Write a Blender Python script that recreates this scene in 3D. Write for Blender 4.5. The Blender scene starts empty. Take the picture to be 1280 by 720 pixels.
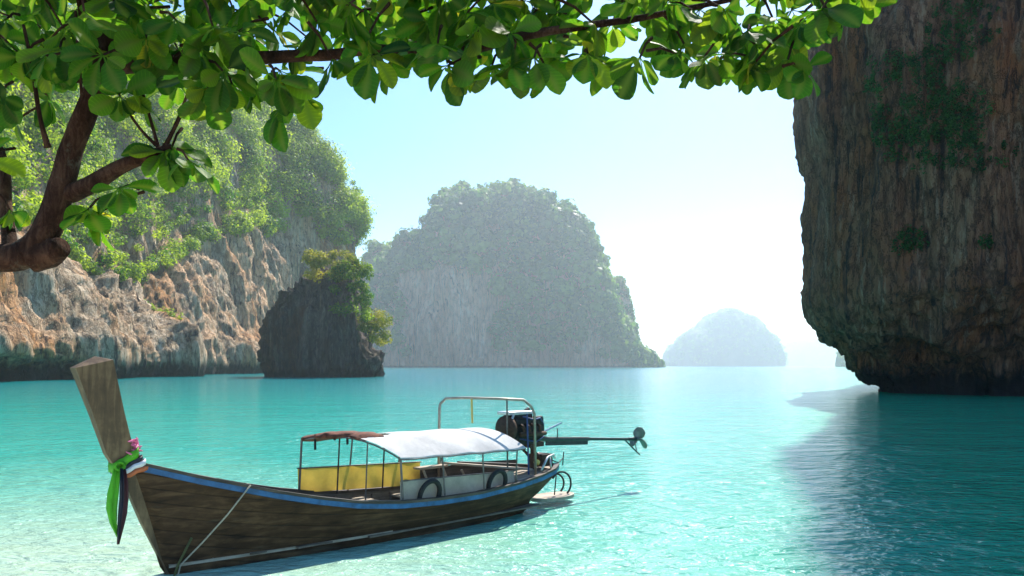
import bpy, bmesh, math, random
import numpy as np
from mathutils import Vector, noise, Matrix

random.seed(7)
rng = np.random.default_rng(7)
R = math.radians
scene = bpy.context.scene
col = scene.collection

# ------------------------------------------------------------------ camera
cd = bpy.data.cameras.new('camera'); cam = bpy.data.objects.new('camera', cd); col.objects.link(cam)
cam.location = (0, 0, 3.0); cam.rotation_euler = (R(90), 0, 0)
cd.lens = 28.125; cd.sensor_width = 36; cd.shift_y = 97 / 1280
cd.clip_start = 0.05; cd.clip_end = 20000
scene.camera = cam

# ------------------------------------------------------------------ light
SUN_AZ, SUN_EL = 20.5, 48.0            # azimuth clockwise from +Y (into the picture)
w = bpy.data.worlds.new('World'); scene.world = w; w.use_nodes = True
nt = w.node_tree; nt.nodes.clear()
sky = nt.nodes.new('ShaderNodeTexSky'); sky.sky_type = 'NISHITA'; sky.sun_disc = False
sky.sun_elevation = R(SUN_EL); sky.sun_rotation = R(SUN_AZ)
sky.air_density = 1.0; sky.dust_density = 0.6; sky.ozone_density = 3.0; sky.altitude = 0
bg = nt.nodes.new('ShaderNodeBackground'); bg.inputs['Strength'].default_value = 0.13
out = nt.nodes.new('ShaderNodeOutputWorld')
hs = nt.nodes.new('ShaderNodeHueSaturation'); hs.inputs['Saturation'].default_value = 1.38
nt.links.new(sky.outputs[0], hs.inputs['Color']); nt.links.new(hs.outputs[0], bg.inputs[0]); nt.links.new(bg.outputs[0], out.inputs[0])
sd = bpy.data.lights.new('sun', 'SUN'); sd.energy = 5.0; sd.angle = R(0.5); sd.color = (1, .95, .86)
sun = bpy.data.objects.new('sun', sd); col.objects.link(sun)
dv = Vector((math.sin(R(SUN_AZ)) * math.cos(R(SUN_EL)), math.cos(R(SUN_AZ)) * math.cos(R(SUN_EL)), math.sin(R(SUN_EL))))
sun.rotation_euler = dv.to_track_quat('Z', 'Y').to_euler(); sun.location = (60, 80, 300)
vs = scene.view_settings
vs.view_transform = 'Standard'; vs.look = 'None'; vs.gamma = 1; vs.use_curve_mapping = False
vs.exposure = 0.78
scene.cycles.max_bounces = 6; scene.cycles.diffuse_bounces = 3; scene.cycles.glossy_bounces = 3
scene.cycles.transmission_bounces = 4; scene.cycles.transparent_max_bounces = 6
scene.cycles.volume_bounces = 1; scene.cycles.sample_clamp_indirect = 6; scene.cycles.sample_clamp_direct = 12

# ------------------------------------------------------------------ helpers
def tag(o, label=None, cat=None, group=None, kind=None):
    if label: o['label'] = label
    if cat: o['category'] = cat
    if group: o['group'] = group
    if kind: o['kind'] = kind
    return o

def empty(name, loc, rz=0):
    o = bpy.data.objects.new(name, None); col.objects.link(o)
    o.location = loc; o.rotation_euler = (0, 0, rz); o.empty_display_size = .2
    return o

def P(px, py, Y):
    return Vector(((px - 640) / 1000 * Y, Y, 3 + (457 - py) / 1000 * Y))

class MB:
    def __init__(s): s.v = []; s.f = []
    def add(s, vs_, fs):
        n = len(s.v); s.v += [tuple(p) for p in vs_]; s.f += [tuple(i + n for i in f) for f in fs]
    def box(s, c, d, m=None):
        x, y, z = d[0] / 2, d[1] / 2, d[2] / 2
        p = [Vector((sx * x, sy * y, sz * z)) for sz in (-1, 1) for sx, sy in ((-1, -1), (1, -1), (1, 1), (-1, 1))]
        if m is not None: p = [m @ q for q in p]
        s.add([q + Vector(c) for q in p], [(3, 2, 1, 0), (4, 5, 6, 7), (0, 1, 5, 4), (1, 2, 6, 5), (2, 3, 7, 6), (3, 0, 4, 7)])
    def beam(s, a, b, wd, ht):
        a = Vector(a); b = Vector(b); d = (b - a); L = d.length; d.normalize()
        q = d.to_track_quat('X', 'Z').to_matrix()
        s.box((a + b) / 2, (L, wd, ht), q)
    def tube(s, pts, r, n=8, close=False):
        pts = [Vector(p) for p in pts]; m = len(pts)
        rs = r if isinstance(r, (list, tuple)) else [r] * m
        base = len(s.v); up = Vector((.12, .2, 1)).normalized(); prev = None
        for i, p in enumerate(pts):
            if close: t = pts[(i + 1) % m] - pts[i - 1]
            else: t = pts[min(i + 1, m - 1)] - pts[max(i - 1, 0)]
            t.normalize()
            a = (prev if prev is not None else (up if abs(t.dot(up)) < .95 else Vector((1, 0, 0))))
            a = (a - t * a.dot(t)).normalized(); prev = a; b = t.cross(a)
            for k in range(n):
                th = 2 * math.pi * k / n
                s.v.append(tuple(p + (a * math.cos(th) + b * math.sin(th)) * rs[i]))
        for i in range(m if close else m - 1):
            j = (i + 1) % m
            for k in range(n):
                l = (k + 1) % n
                s.f.append((base + i * n + k, base + i * n + l, base + j * n + l, base + j * n + k))
        if not close:
            s.f.append(tuple(base + k for k in range(n))[::-1]); s.f.append(tuple(base + (m - 1) * n + k for k in range(n)))
    def grid(s, rows):
        n = len(s.v); h, wd = len(rows), len(rows[0])
        for r_ in rows: s.v += [tuple(p) for p in r_]
        for i in range(h - 1):
            for j in range(wd - 1):
                a = n + i * wd + j; s.f.append((a, a + 1, a + wd + 1, a + wd))
    def build(s, name, mat, parent=None, smooth=False, bevel=0, solid=0, subd=0):
        me = bpy.data.meshes.new(name); me.from_pydata(s.v, [], s.f)
        bm = bmesh.new(); bm.from_mesh(me); bmesh.ops.recalc_face_normals(bm, faces=bm.faces); bm.to_mesh(me); bm.free()
        o = bpy.data.objects.new(name, me); col.objects.link(o)
        me.materials.append(mat)
        if parent: o.parent = parent
        if smooth:
            for p in me.polygons: p.use_smooth = True
        if solid:
            m = o.modifiers.new('s', 'SOLIDIFY'); m.thickness = solid; m.offset = 0
        if bevel:
            m = o.modifiers.new('b', 'BEVEL'); m.width = bevel; m.segments = 2; m.limit_method = 'ANGLE'
        if subd:
            m = o.modifiers.new('u', 'SUBSURF'); m.levels = subd; m.render_levels = subd
        return o

def np_mesh(name, V, F, mat, smooth=False, tint=None):
    me = bpy.data.meshes.new(name)
    k = F.shape[1]
    me.vertices.add(len(V)); me.vertices.foreach_set('co', V.astype(np.float32).ravel())
    me.loops.add(F.size); me.loops.foreach_set('vertex_index', F.astype(np.int32).ravel())
    me.polygons.add(len(F)); me.polygons.foreach_set('loop_start', np.arange(0, F.size, k, dtype=np.int32))
    me.polygons.foreach_set('loop_total', np.full(len(F), k, dtype=np.int32))
    if smooth: me.polygons.foreach_set('use_smooth', np.ones(len(F), dtype=bool))
    if tint is not None:
        a = me.attributes.new('tint', 'FLOAT', 'FACE'); a.data.foreach_set('value', tint.astype(np.float32))
    me.update(calc_edges=True); me.validate()
    me.materials.append(mat)
    return me

def link(name, me, parent=None):
    o = bpy.data.objects.new(name, me); col.objects.link(o)
    if parent: o.parent = parent
    return o

# ------------------------------------------------------------------ materials
class N:
    def __init__(s, name):
        s.m = bpy.data.materials.new(name); s.m.use_nodes = True; s.t = s.m.node_tree
        s.bsdf = s.t.nodes['Principled BSDF']; s.out = s.t.nodes['Material Output']
    def n(s, typ, **kw):
        x = s.t.nodes.new(typ)
        for k, v in kw.items():
            setattr(x, k, v)
        return x
    def l(s, a, b): s.t.links.new(a, b)
    def pos(s, sc=(1, 1, 1), rot=(0, 0, 0), obj=False):
        m = s.n('ShaderNodeMapping'); m.inputs['Scale'].default_value = sc; m.inputs['Rotation'].default_value = rot
        if obj: s.l(s.n('ShaderNodeTexCoord').outputs['Object'], m.inputs[0])
        else: s.l(s.n('ShaderNodeNewGeometry').outputs['Position'], m.inputs[0])
        return m.outputs[0]
    def noise(s, vec, scale, detail=6, rough=.55, dist=0):
        x = s.n('ShaderNodeTexNoise'); s.l(vec, x.inputs['Vector'])
        x.inputs['Scale'].default_value = scale; x.inputs['Detail'].default_value = detail
        x.inputs['Roughness'].default_value = rough; x.inputs['Distortion'].default_value = dist
        return x.outputs[0]
    def ramp(s, fac, stops):
        x = s.n('ShaderNodeValToRGB'); s.l(fac, x.inputs[0]); e = x.color_ramp.elements
        while len(e) < len(stops): e.new(.5)
        for i, (p, c) in enumerate(stops):
            e[i].position = p; e[i].color = (c if not isinstance(c, (int, float)) else (c, c, c)) + (1,) if not isinstance(c, (int, float)) else (c, c, c, 1)
        return x.outputs[0]
    def mix(s, fac, a, b, mode='MIX'):
        x = s.n('ShaderNodeMix', data_type='RGBA', blend_type=mode)
        for v, i in ((fac, 0), (a, 6), (b, 7)):
            if isinstance(v, (int, float)): x.inputs[i].default_value = v
            elif isinstance(v, tuple): x.inputs[i].default_value = v + (1,)
            else: s.l(v, x.inputs[i])
        return x.outputs[2]
    def math(s, op, a, b=0, c=None):
        x = s.n('ShaderNodeMath', operation=op)
        for i, v in enumerate((a, b) if c is None else (a, b, c)):
            if isinstance(v, (int, float)): x.inputs[i].default_value = v
            else: s.l(v, x.inputs[i])
        return x.outputs[0]
    def rng(s, v, a, b, c=0, d=1, smooth=True):
        x = s.n('ShaderNodeMapRange'); x.interpolation_type = 'SMOOTHSTEP' if smooth else 'LINEAR'
        s.l(v, x.inputs[0])
        for i, k in enumerate((a, b, c, d)): x.inputs[i + 1].default_value = k
        return x.outputs[0]
    def xyz(s):
        x = s.n('ShaderNodeSeparateXYZ'); s.l(s.n('ShaderNodeNewGeometry').outputs['Position'], x.inputs[0]); return x.outputs
    def bump(s, h, strength, dist, nrm=None):
        x = s.n('ShaderNodeBump'); s.l(h, x.inputs['Height']); x.inputs['Strength'].default_value = strength
        x.inputs['Distance'].default_value = dist
        if nrm is not None: s.l(nrm, x.inputs['Normal'])
        return x.outputs[0]
    def set(s, color=None, rough=None, metal=None, normal=None, spec=None):
        for v, k in ((color, 'Base Color'), (rough, 'Roughness'), (metal, 'Metallic'), (normal, 'Normal'), (spec, 'Specular IOR Level')):
            if v is None: continue
            if isinstance(v, (int, float)): s.bsdf.inputs[k].default_value = v
            elif isinstance(v, tuple): s.bsdf.inputs[k].default_value = v + (1,)
            else: s.l(v, s.bsdf.inputs[k])
        return s.m

def rock_mat(name, ramp, orange, ocol, freq=1.0, tide=2.0, veg=None, oy=None, bumpd=1.2, black=.75, pale=.45):
    """banded limestone with vertical drip stains and a black tide notch"""
    a = N(name)
    big = a.noise(a.pos((freq * .09, freq * .09, freq * .016)), 1, 5, .6, .6)
    mid = a.noise(a.pos((freq * .5, freq * .5, freq * .075)), 1, 8, .68, .7)
    fine = a.noise(a.pos((freq * 1.8, freq * 1.8, freq * .5)), 1, 8, .7)
    streak = a.noise(a.pos((freq * .55, freq * .55, freq * .03)), 1, 6, .65, .3)
    patch = a.noise(a.pos((freq * .05, freq * .05, freq * .022), (0, 0, 1)), 1, 4, .55, .4)
    v = a.math('ADD', a.math('MULTIPLY', big, .35), a.math('ADD', a.math('MULTIPLY', mid, .45), a.math('MULTIPLY', fine, .25)))
    c = a.ramp(v, ramp)
    c = a.mix(a.math('MULTIPLY', a.rng(patch, orange[0], orange[1]), a.rng(mid, .35, .62, .35, 1)), c, ocol)
    if oy:          # orange stretch of the wall, its sunlit brightness mixed into the colour
        c = a.mix(a.math('MULTIPLY', a.rng(a.xyz()[1], oy[0], oy[1], 0, .85), a.rng(big, .42, .58)), c, a.mix(mid, (.70, .30, .09), (.85, .62, .40)))
    c = a.mix(a.rng(streak, .54, .64, 0, black), c, (.025, .022, .022))
    c = a.mix(a.rng(streak, .44, .36, 0, pale), c, (.60, .48, .34))
    if veg:
        c = a.mix(a.rng(a.noise(a.pos((.07, .07, .05)), 1, 6, .7), veg[0], veg[1], 0, .9), c, veg[2])
    z = a.xyz()[2]
    zz = a.math('ADD', z, a.math('MULTIPLY', a.math('ADD', mid, -.5), tide * 1.6))
    c = a.mix(a.rng(zz, tide * .55, tide * 1.25, .93, 0), c, (.012, .011, .012))
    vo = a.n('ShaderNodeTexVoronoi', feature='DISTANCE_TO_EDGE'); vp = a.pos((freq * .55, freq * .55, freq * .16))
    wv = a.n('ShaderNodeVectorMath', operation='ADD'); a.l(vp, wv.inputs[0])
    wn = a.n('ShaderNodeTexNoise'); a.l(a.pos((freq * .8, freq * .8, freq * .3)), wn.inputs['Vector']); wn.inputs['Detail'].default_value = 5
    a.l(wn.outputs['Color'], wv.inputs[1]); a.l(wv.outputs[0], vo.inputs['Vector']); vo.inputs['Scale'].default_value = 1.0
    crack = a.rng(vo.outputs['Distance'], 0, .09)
    c = a.mix(a.math('MULTIPLY', a.math('SUBTRACT', 1.0, crack), .45), c, (.03, .025, .022))  # crevice shade put into the colour as dark lines along the cracks
    h = a.math('ADD', a.math('ADD', a.math('MULTIPLY', mid, 1.0), a.math('MULTIPLY', crack, .35)), a.math('ADD', a.math('MULTIPLY', fine, .6), a.math('MULTIPLY', streak, .8)))
    return a.set(c, .9, normal=a.bump(h, 1.0, bumpd / freq), spec=.25)

def leaf_mat(name, dark, light, trans, tw=.45, rough=.55):
    a = N(name)
    at = a.n('ShaderNodeAttribute', attribute_name='tint')
    c = a.ramp(at.outputs['Fac'], [(0, dark), (1, light)])
    d = a.n('ShaderNodeBsdfPrincipled'); a.t.nodes.remove(a.bsdf)
    a.l(c, d.inputs['Base Color']); d.inputs['Roughness'].default_value = rough; d.inputs['Specular IOR Level'].default_value = .25
    t = a.n('ShaderNodeBsdfTranslucent')
    a.l(a.mix(1.0, c, trans, 'MULTIPLY'), t.inputs[0])
    m = a.n('ShaderNodeMixShader'); m.inputs[0].default_value = tw
    a.l(d.outputs[0], m.inputs[1]); a.l(t.outputs[0], m.inputs[2]); a.l(m.outputs[0], a.out.inputs[0])
    return a.m

def wood(name, dark, mid, light, scale=1.0, rough=.6, gloss_bump=.004, stretch=(.25, 3, 5)):
    a = N(name)
    p = a.pos(stretch, obj=True)
    g = a.noise(p, 2.2 * scale, 8, .65, .6)
    d = a.noise(a.pos((1.2, 1.2, 1.2), obj=True), 1.6 * scale, 6, .7, .3)
    v = a.math('ADD', a.math('MULTIPLY', g, .6), a.math('MULTIPLY', d, .45))
    c = a.ramp(v, [(.36, dark), (.52, mid), (.7, light)])
    return a.set(c, rough, normal=a.bump(g, .8, gloss_bump))

def plain(name, c, rough=.5, metal=0, var=.25, scale=6, bump=.0):
    a = N(name); n_ = a.noise(a.pos(obj=True), scale, 6, .65)
    lo = tuple(x * (1 - var) for x in c); hi = tuple(min(1, x * (1 + var)) for x in c)
    cc = a.ramp(n_, [(.3, lo), (.7, hi)])
    return a.set(cc, rough, metal, normal=a.bump(n_, .6, bump) if bump else None)

M = {}
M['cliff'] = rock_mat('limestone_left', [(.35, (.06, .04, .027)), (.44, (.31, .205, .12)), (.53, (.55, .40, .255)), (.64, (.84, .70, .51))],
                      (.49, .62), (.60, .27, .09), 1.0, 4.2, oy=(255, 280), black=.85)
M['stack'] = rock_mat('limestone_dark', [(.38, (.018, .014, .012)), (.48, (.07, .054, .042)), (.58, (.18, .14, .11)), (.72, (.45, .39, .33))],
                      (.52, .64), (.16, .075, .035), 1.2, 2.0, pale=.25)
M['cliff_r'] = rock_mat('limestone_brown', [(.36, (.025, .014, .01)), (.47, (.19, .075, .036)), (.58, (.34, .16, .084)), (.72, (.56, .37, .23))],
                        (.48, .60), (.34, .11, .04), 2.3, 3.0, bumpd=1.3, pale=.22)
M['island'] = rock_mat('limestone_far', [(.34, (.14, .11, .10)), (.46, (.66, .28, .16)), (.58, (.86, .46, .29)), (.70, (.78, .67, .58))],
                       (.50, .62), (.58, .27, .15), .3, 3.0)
M['islet'] = plain('far_green_rock', (.06, .09, .06), .9, var=.4, scale=.02)
M['jungle'] = leaf_mat('jungle_leaves', (.03, .12, .012), (.38, .47, .045), (1.9, 1.9, .6), .5)
M['jungle_y'] = leaf_mat('yellow_green_leaves', (.14, .20, .02), (.45, .42, .06), (1.4, 1.3, .6), .4)
M['jungle_d'] = leaf_mat('dark_leaves', (.018, .055, .010), (.06, .14, .022), (1.2, 1.4, .6), .3)
M['far_leaf'] = leaf_mat('island_leaves', (.03, .11, .03), (.24, .33, .06), (1.5, 1.7, .7), .45)
M['bark_j'] = plain('jungle_bark', (.12, .09, .07), .9, var=.4, scale=3)

# ------------------------------------------------------------------ water and ground
def water():
    a = N('sea_water')
    x, y, z = a.xyz()
    warp = a.noise(a.pos((.09, .05, 1)), 1, 4, .6)
    wv = a.math('MULTIPLY', a.math('ADD', warp, -.5), 9)
    # sandbank off the beach on the left, shelving away from it
    dx_ = a.math('MULTIPLY', a.math('ADD', x, 9.0), .75)
    dy_ = a.math('MULTIPLY', a.math('ADD', y, -9.0), .8)
    dist = a.math('ADD', a.math('SQRT', a.math('ADD', a.math('MULTIPLY', dx_, dx_), a.math('MULTIPLY', dy_, dy_))), wv)
    c = a.ramp(a.rng(dist, 0, 130, 0, 1, False), [(.0, (.58, .70, .52)), (.03, (.46, .66, .49)), (.07, (.17, .54, .40)), (.11, (.05, .45, .34)), (.30, (.005, .34, .265)), (.55, (.002, .25, .225)), (1, (.003, .20, .21))])
    # green shade and reflection of the right-hand cliff, painted into the water colour
    cliff_refl = a.math('ADD', a.math('SUBTRACT', x, a.math('MULTIPLY', y, .36)), a.math('MULTIPLY', wv, .35))
    c = a.mix(a.rng(cliff_refl, -4.0, 5.0), c, (.002, .34, .175))
    # ripples
    n1 = a.noise(a.pos((.9, 1.5, 1), (0, 0, .25)), 1.0, 3, .55, .3)
    n2 = a.noise(a.pos((2.6, 4.2, 1), (0, 0, -.2)), 1.0, 4, .6, .4)
    n3 = a.noise(a.pos((.16, .3, 1), (0, 0, .1)), 1.0, 2, .5)
    h = a.math('ADD', a.math('MULTIPLY', n1, .55), a.math('ADD', a.math('MULTIPLY', n2, .30), a.math('MULTIPLY', n3, 1.2)))
    nb = a.bump(h, 1.0, .46)
    a.set(c, .13, normal=nb)
    a.bsdf.inputs['IOR'].default_value = 1.33
    return a.m
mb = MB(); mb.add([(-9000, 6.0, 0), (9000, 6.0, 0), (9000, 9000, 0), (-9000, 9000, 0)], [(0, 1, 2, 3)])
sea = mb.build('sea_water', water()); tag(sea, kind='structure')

a = N('beach_sand'); n_ = a.noise(a.pos(), 5, 8, .7); g_ = a.noise(a.pos(), .5, 4, .6)
a.set(a.ramp(a.math('ADD', a.math('MULTIPLY', n_, .5), a.math('MULTIPLY', g_, .5)), [(.35, (.42, .34, .24)), (.65, (.62, .53, .40))]), .95, normal=a.bump(n_, .5, .02))
ys = [-60, -20, -8, 0, 3, 5, 6, 7, 8, 10, 14, 30, 120, 9000]; zs = [2.2, 1.7, 1.3, 1.0, .75, .45, .18, -.1, -.35, -.7, -1.3, -1.9, -1.95, -1.95]
mb = MB(); mb.grid([[(x, yy + (math.sin(x * .3) * .4 if abs(x) < 60 else 0) * (yy < 20), zz) for x in [-9000, -200, -60] + list(range(-40, 41, 4)) + [60, 200, 9000]] for yy, zz in zip(ys, zs)])
sand = mb.build('ground', a.m, smooth=True); tag(sand, kind='structure')

# ------------------------------------------------------------------ rock builders
def nz(p, s, sz=1.0, off=0.0):
    return noise.noise(Vector((p[0] * s + off, p[1] * s - off, p[2] * s * sz + off * .5)))

def displace(G, layers, keep0=True):
    """push a grid of points along its normals; layers = (amp, freq, vertical squash, ridged)"""
    A = np.array(G, dtype=float)
    du = np.gradient(A, axis=1); dv_ = np.gradient(A, axis=0)
    n_ = np.cross(du, dv_); n_ /= (np.linalg.norm(n_, axis=2, keepdims=True) + 1e-9)
    B = A.copy()
    for i in range(A.shape[0]):
        for j in range(A.shape[1]):
            p = A[i, j]; d = 0
            for k, (am, fr, sq, rd) in enumerate(layers):
                v = nz(p, fr, sq, 13.7 * (k + 1))
                if rd == 1: v = 1 - 2 * abs(v)
                elif rd == 2: v = -1 + 2.2 * abs(v)
                d += am * v
            B[i, j] += n_[i, j] * d
    return B, n_

def grid_mesh(name, B, mat, wrap=False):
    h, w_ = B.shape[:2]; V = B.reshape(-1, 3)
    i, j = np.meshgrid(np.arange(h - 1), np.arange(w_ if wrap else w_ - 1), indexing='ij')
    j2 = (j + 1) % w_
    F = np.stack([i * w_ + j, i * w_ + j2, (i + 1) * w_ + j2, (i + 1) * w_ + j], -1).reshape(-1, 4)
    return np_mesh(name, V, F, mat, smooth=True)

def resample(pts, n, closed=False):
    P_ = np.array(pts, float)
    if closed: P_ = np.vstack([P_, P_[:1]])
    d = np.r_[0, np.cumsum(np.linalg.norm(np.diff(P_[:, :2], axis=0), axis=1))]
    t = np.linspace(0, d[-1], n + (1 if closed else 0))
    if closed: t = t[:-1]
    o = np.stack([np.interp(t, d, P_[:, k]) for k in range(P_.shape[1])], 1)
    ker = np.array([1, 2, 3, 2, 1]) / 9.
    for _ in range(2):
        pad = np.vstack([o[-2:], o, o[:2]]) if closed else np.vstack([o[:1]] * 2 + [o] + [o[-1:]] * 2)
        o = np.stack([np.convolve(pad[:, k], ker, 'valid') for k in range(o.shape[1])], 1)
    return o

def leaf_cloud(clumps, aspect=.55, upbias=.5, outward=.8):
    """clumps: (centre, (rx,ry,rz), count, leaf size, tint). Returns verts, quads, face tints"""
    Vs, Ts = [], []
    for c, r, n_, s_, tn in clumps:
        d = rng.normal(size=(n_, 3)); d /= np.linalg.norm(d, axis=1, keepdims=True)
        rad = rng.random(n_) ** .33 * (.75 + .35 * rng.random(n_))
        p = np.array(c) + d * rad[:, None] * np.array(r)
        nn = d * outward + rng.normal(size=(n_, 3)) * .55; nn[:, 2] += upbias
        nn /= np.linalg.norm(nn, axis=1, keepdims=True)
        t = np.cross(nn, rng.normal(size=(n_, 3))); t /= np.linalg.norm(t, axis=1, keepdims=True) + 1e-9
        b = np.cross(nn, t); L = s_ * (.6 + .8 * rng.random(n_))[:, None]
        fold = nn * L * .12
        Vs.append(np.stack([p - t * L * .5, p + b * L * aspect * .5 + fold, p + t * L * .5, p - b * L * aspect * .5 + fold], 1).reshape(-1, 3))
        Ts.append(np.clip(tn + rng.normal(size=n_) * .16, 0, 1))
    V = np.vstack(Vs); F = np.arange(len(V)).reshape(-1, 4)
    return V, F, np.concatenate(Ts)

# ------------------------------------------------------------------ left-hand cliff with its jungle
# plan line of the wall, with rim height, ridge height, and how far back the ridge stands
LC = [(-128, 84, 44, 92, 60), (-106, 108, 42, 96, 60), (-93, 135, 39, 100, 62), (-92, 165, 37, 104, 60), (-92, 190, 34, 108, 56), (-91, 222, 27, 112, 54),
      (-95, 236, 25, 114, 52), (-103, 250, 28, 118, 52), (-102, 268, 38, 122, 52), (-99, 300, 54, 128, 50), (-99, 330, 62, 140, 48), (-99, 360, 67, 146, 42),
      (-97, 390, 71, 144, 32), (-92, 412, 74, 122, 23), (-83, 430, 73, 100, 14), (-79, 442, 70, 86, 9), (-88, 454, 66, 88, 8), (-104, 462, 60, 80, 12), (-140, 466, 60, 80, 16)]
lc = resample(LC, 460)
lean = 15 - 11 * np.clip((lc[:, 1] - 370) / 50, 0, 1)
face_v = np.linspace(0, 1, 90)
rows = []
tan = np.gradient(lc[:, :2], axis=0); tan /= np.linalg.norm(tan, axis=1, keepdims=True)
nor = np.stack([tan[:, 1], -tan[:, 0]], 1)              # points out of the hill (+X)
inw = np.tile(np.array([[-.97, .22]]), (len(lc), 1))
for v in face_v:
    z = v * lc[:, 2]
    off = -v * lean * np.clip((lc[:, 1] - 150) / 40, 0, 1) - 4.2 * np.exp(-(z / 2.4) ** 2) + 3.0 * np.exp(-((z - 7) / 6) ** 2) - 5.0 * (v ** 3)
    rows.append(np.c_[lc[:, :2] + nor * off[:, None], z - .6 * (v == 0)])
for t in np.linspace(.04, 1, 34):
    base = lc[:, :2] - nor * (5.0 * (lean[:, None] / 15) + lean[:, None] * np.clip((lc[:, 1:2] - 150) / 40, 0, 1))
    z = lc[:, 2] + (lc[:, 3] * 1.06 - lc[:, 2]) * (1 - (1 - t) ** 1.9)
    rows.append(np.c_[base + inw * (lc[:, 4] * t)[:, None], z])
for t in (.25, .5, .75, 1):
    base = lc[:, :2] - nor * (5.0 * (lean[:, None] / 15) + lean[:, None] * np.clip((lc[:, 1:2] - 150) / 40, 0, 1))
    rows.append(np.c_[base + inw * (lc[:, 4] * (1 + t * 1.2))[:, None], lc[:, 3] * (1 - t) ** .6 - (t == 1)])
Gl = np.stack(rows)
Bl, Nl = displace(Gl, [(5.5, .045, .3, 0), (3.2, .09, .16, 2), (2.3, .16, .08, 1), (1.2, .36, .08, 1), (.55, .8, .13, 1), (.3, 1.7, .35, 1)])
Bl[0, :, 2] = -1.0
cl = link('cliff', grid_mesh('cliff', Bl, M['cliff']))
tag(cl, 'sunlit tan and orange limestone cliff rising under jungle on the far left', 'cliff', kind='structure')

# jungle mass on the slopes
clumps = []
nf = len(face_v)
for _ in range(5600):
    i = rng.integers(nf - 7, nf + 36); j = rng.integers(0, len(lc) - 20)
    p = Bl[min(i, Bl.shape[0] - 1), j]
    if i < nf and rng.random() < .35: continue
    if lc[j, 1] < 150 and rng.random() < .6: continue
    r = rng.uniform(2.0, 5.4) * (0.7 if i < nf + 2 else 1) * (1 + .55 * min(1, max(0, (lc[j, 1] - 300) / 100)))
    far_end = lc[j, 1] > 315
    if far_end and noise.noise(Vector(p * .06) + Vector((3, 1, 7))) < -.06: continue
    if far_end and rng.random() < .12: r *= 1.5
    t = np.clip(.45 + (.12 if far_end else 0) + .42 * noise.noise(Vector(p * .05)) + rng.normal() * .3, 0, 1)
    q = p + np.array([.6, -.2, .5]) * r * .6
    clumps.append((q, (r, r, r * rng.uniform(.65, 1.0)), int(34 * r), .95 if lc[j, 1] < 330 else 1.25, t))
# hanging tufts over the rock face
for _ in range(900):
    i = nf - 2 - int(abs(rng.normal()) * 14)
    if i < 8: continue; j = rng.integers(80, len(lc) - 60)
    p = Bl[i, j]
    if noise.noise(Vector(p * .06) + Vector((5, 5, 5))) < -.02: continue
    r = rng.uniform(.7, 2.0)
    clumps.append((p + np.array([.5, -.2, 0]), (r, r, r * 1.5), int(40 * r), .7, rng.uniform(.2, .8)))
V, F, T = leaf_cloud(clumps, outward=1.5)
o = link('jungle_foliage', np_mesh('jungle_foliage', V, F, M['jungle'], tint=T)); tag(o, kind='stuff')

def jungle_tree(h, rad, mat, seed, leaf=.8, dens=60):
    """meshes of one tree: tapered leaning trunk with limbs, and an uneven crown"""
    rr = random.Random(seed)
    t = MB(); top = Vector((rr.uniform(-.1, .1) * h, rr.uniform(-.1, .1) * h, h * .8))
    t.tube([(0, 0, -1.5), top * .35 + Vector((.2, .1, 0)), top * .7, top], [h * .035, h * .028, h * .02, h * .01], 7)
    cl_ = []
    for k in range(rr.randint(8, 11)):
        an = rr.uniform(0, 6.283); d = rr.uniform(.25, .95) * rad
        c = Vector((math.cos(an) * d, math.sin(an) * d, h * rr.uniform(.35, 1.0)))
        s0 = top * rr.uniform(.5, .9)
        t.tube([s0, (s0 + c) / 2 + Vector((0, 0, .3)), c], [h * .014, h * .01, h * .005], 5)
        r = rad * rr.uniform(.3, .52)
        cl_.append((tuple(c), (r, r, r * .8), int(dens * r / .9), leaf, rr.uniform(.15, .8)))
    V, F, T = leaf_cloud(cl_)
    tm = bpy.data.meshes.new('trunk'); tm.from_pydata(t.v, [], t.f); tm.materials.append(M['bark_j'])
    return tm, np_mesh('crown', V, F, mat, tint=T)

kinds = [jungle_tree(11, 5.6, M['jungle'], s) for s in (1, 2, 3)]
def plant_tree(name, loc, kind, sc, rz, label, cat, group=None):
    e = empty(name, loc, rz); e.scale = (sc, sc, sc)
    link('trunk', kind[0], e); link('crown', kind[1], e)
    return tag(e, label, cat, group)
sky_trees = [(385, 135, 'highest tree on the cliff ridge, just below the overhanging leaves'), (403, 172, 'round crowned tree on the cliff ridge, second from the ridge top'),
             (420, 205, 'tree halfway down the cliff skyline, against blue sky'), (437, 240, 'bushy tree low on the cliff skyline, above the bulging crown'),
             (447, 272, 'bulging tree at the outermost edge of the jungle cliff'), (450, 305, 'lowest dark tree on the cliff edge, just over the dark sea stack')]
FB = Bl[nf - 4:nf + 34].reshape(-1, 3)
for k, (px, py, lab) in enumerate(sky_trees):
    sel = np.argsort(np.abs(640 + 1000 * FB[:, 0] / FB[:, 1] - px))[:150]
    q = FB[sel[np.argmax((FB[sel, 2] - 3) / FB[sel, 1])]]
    q = FB[sel[np.argmin(np.abs((457 - 1000 * (FB[sel, 2] - 3) / FB[sel, 1]) - max(py + 12, 457 - 1000 * (q[2] - 3) / q[1])))]]
    loc = Vector(q)
    plant_tree('jungle_tree', loc - Vector((0, 0, .5)), kinds[k % 3], rng.uniform(.95, 1.25), rng.uniform(0, 6), lab, 'tree', 'trees along the cliff skyline')

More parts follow.
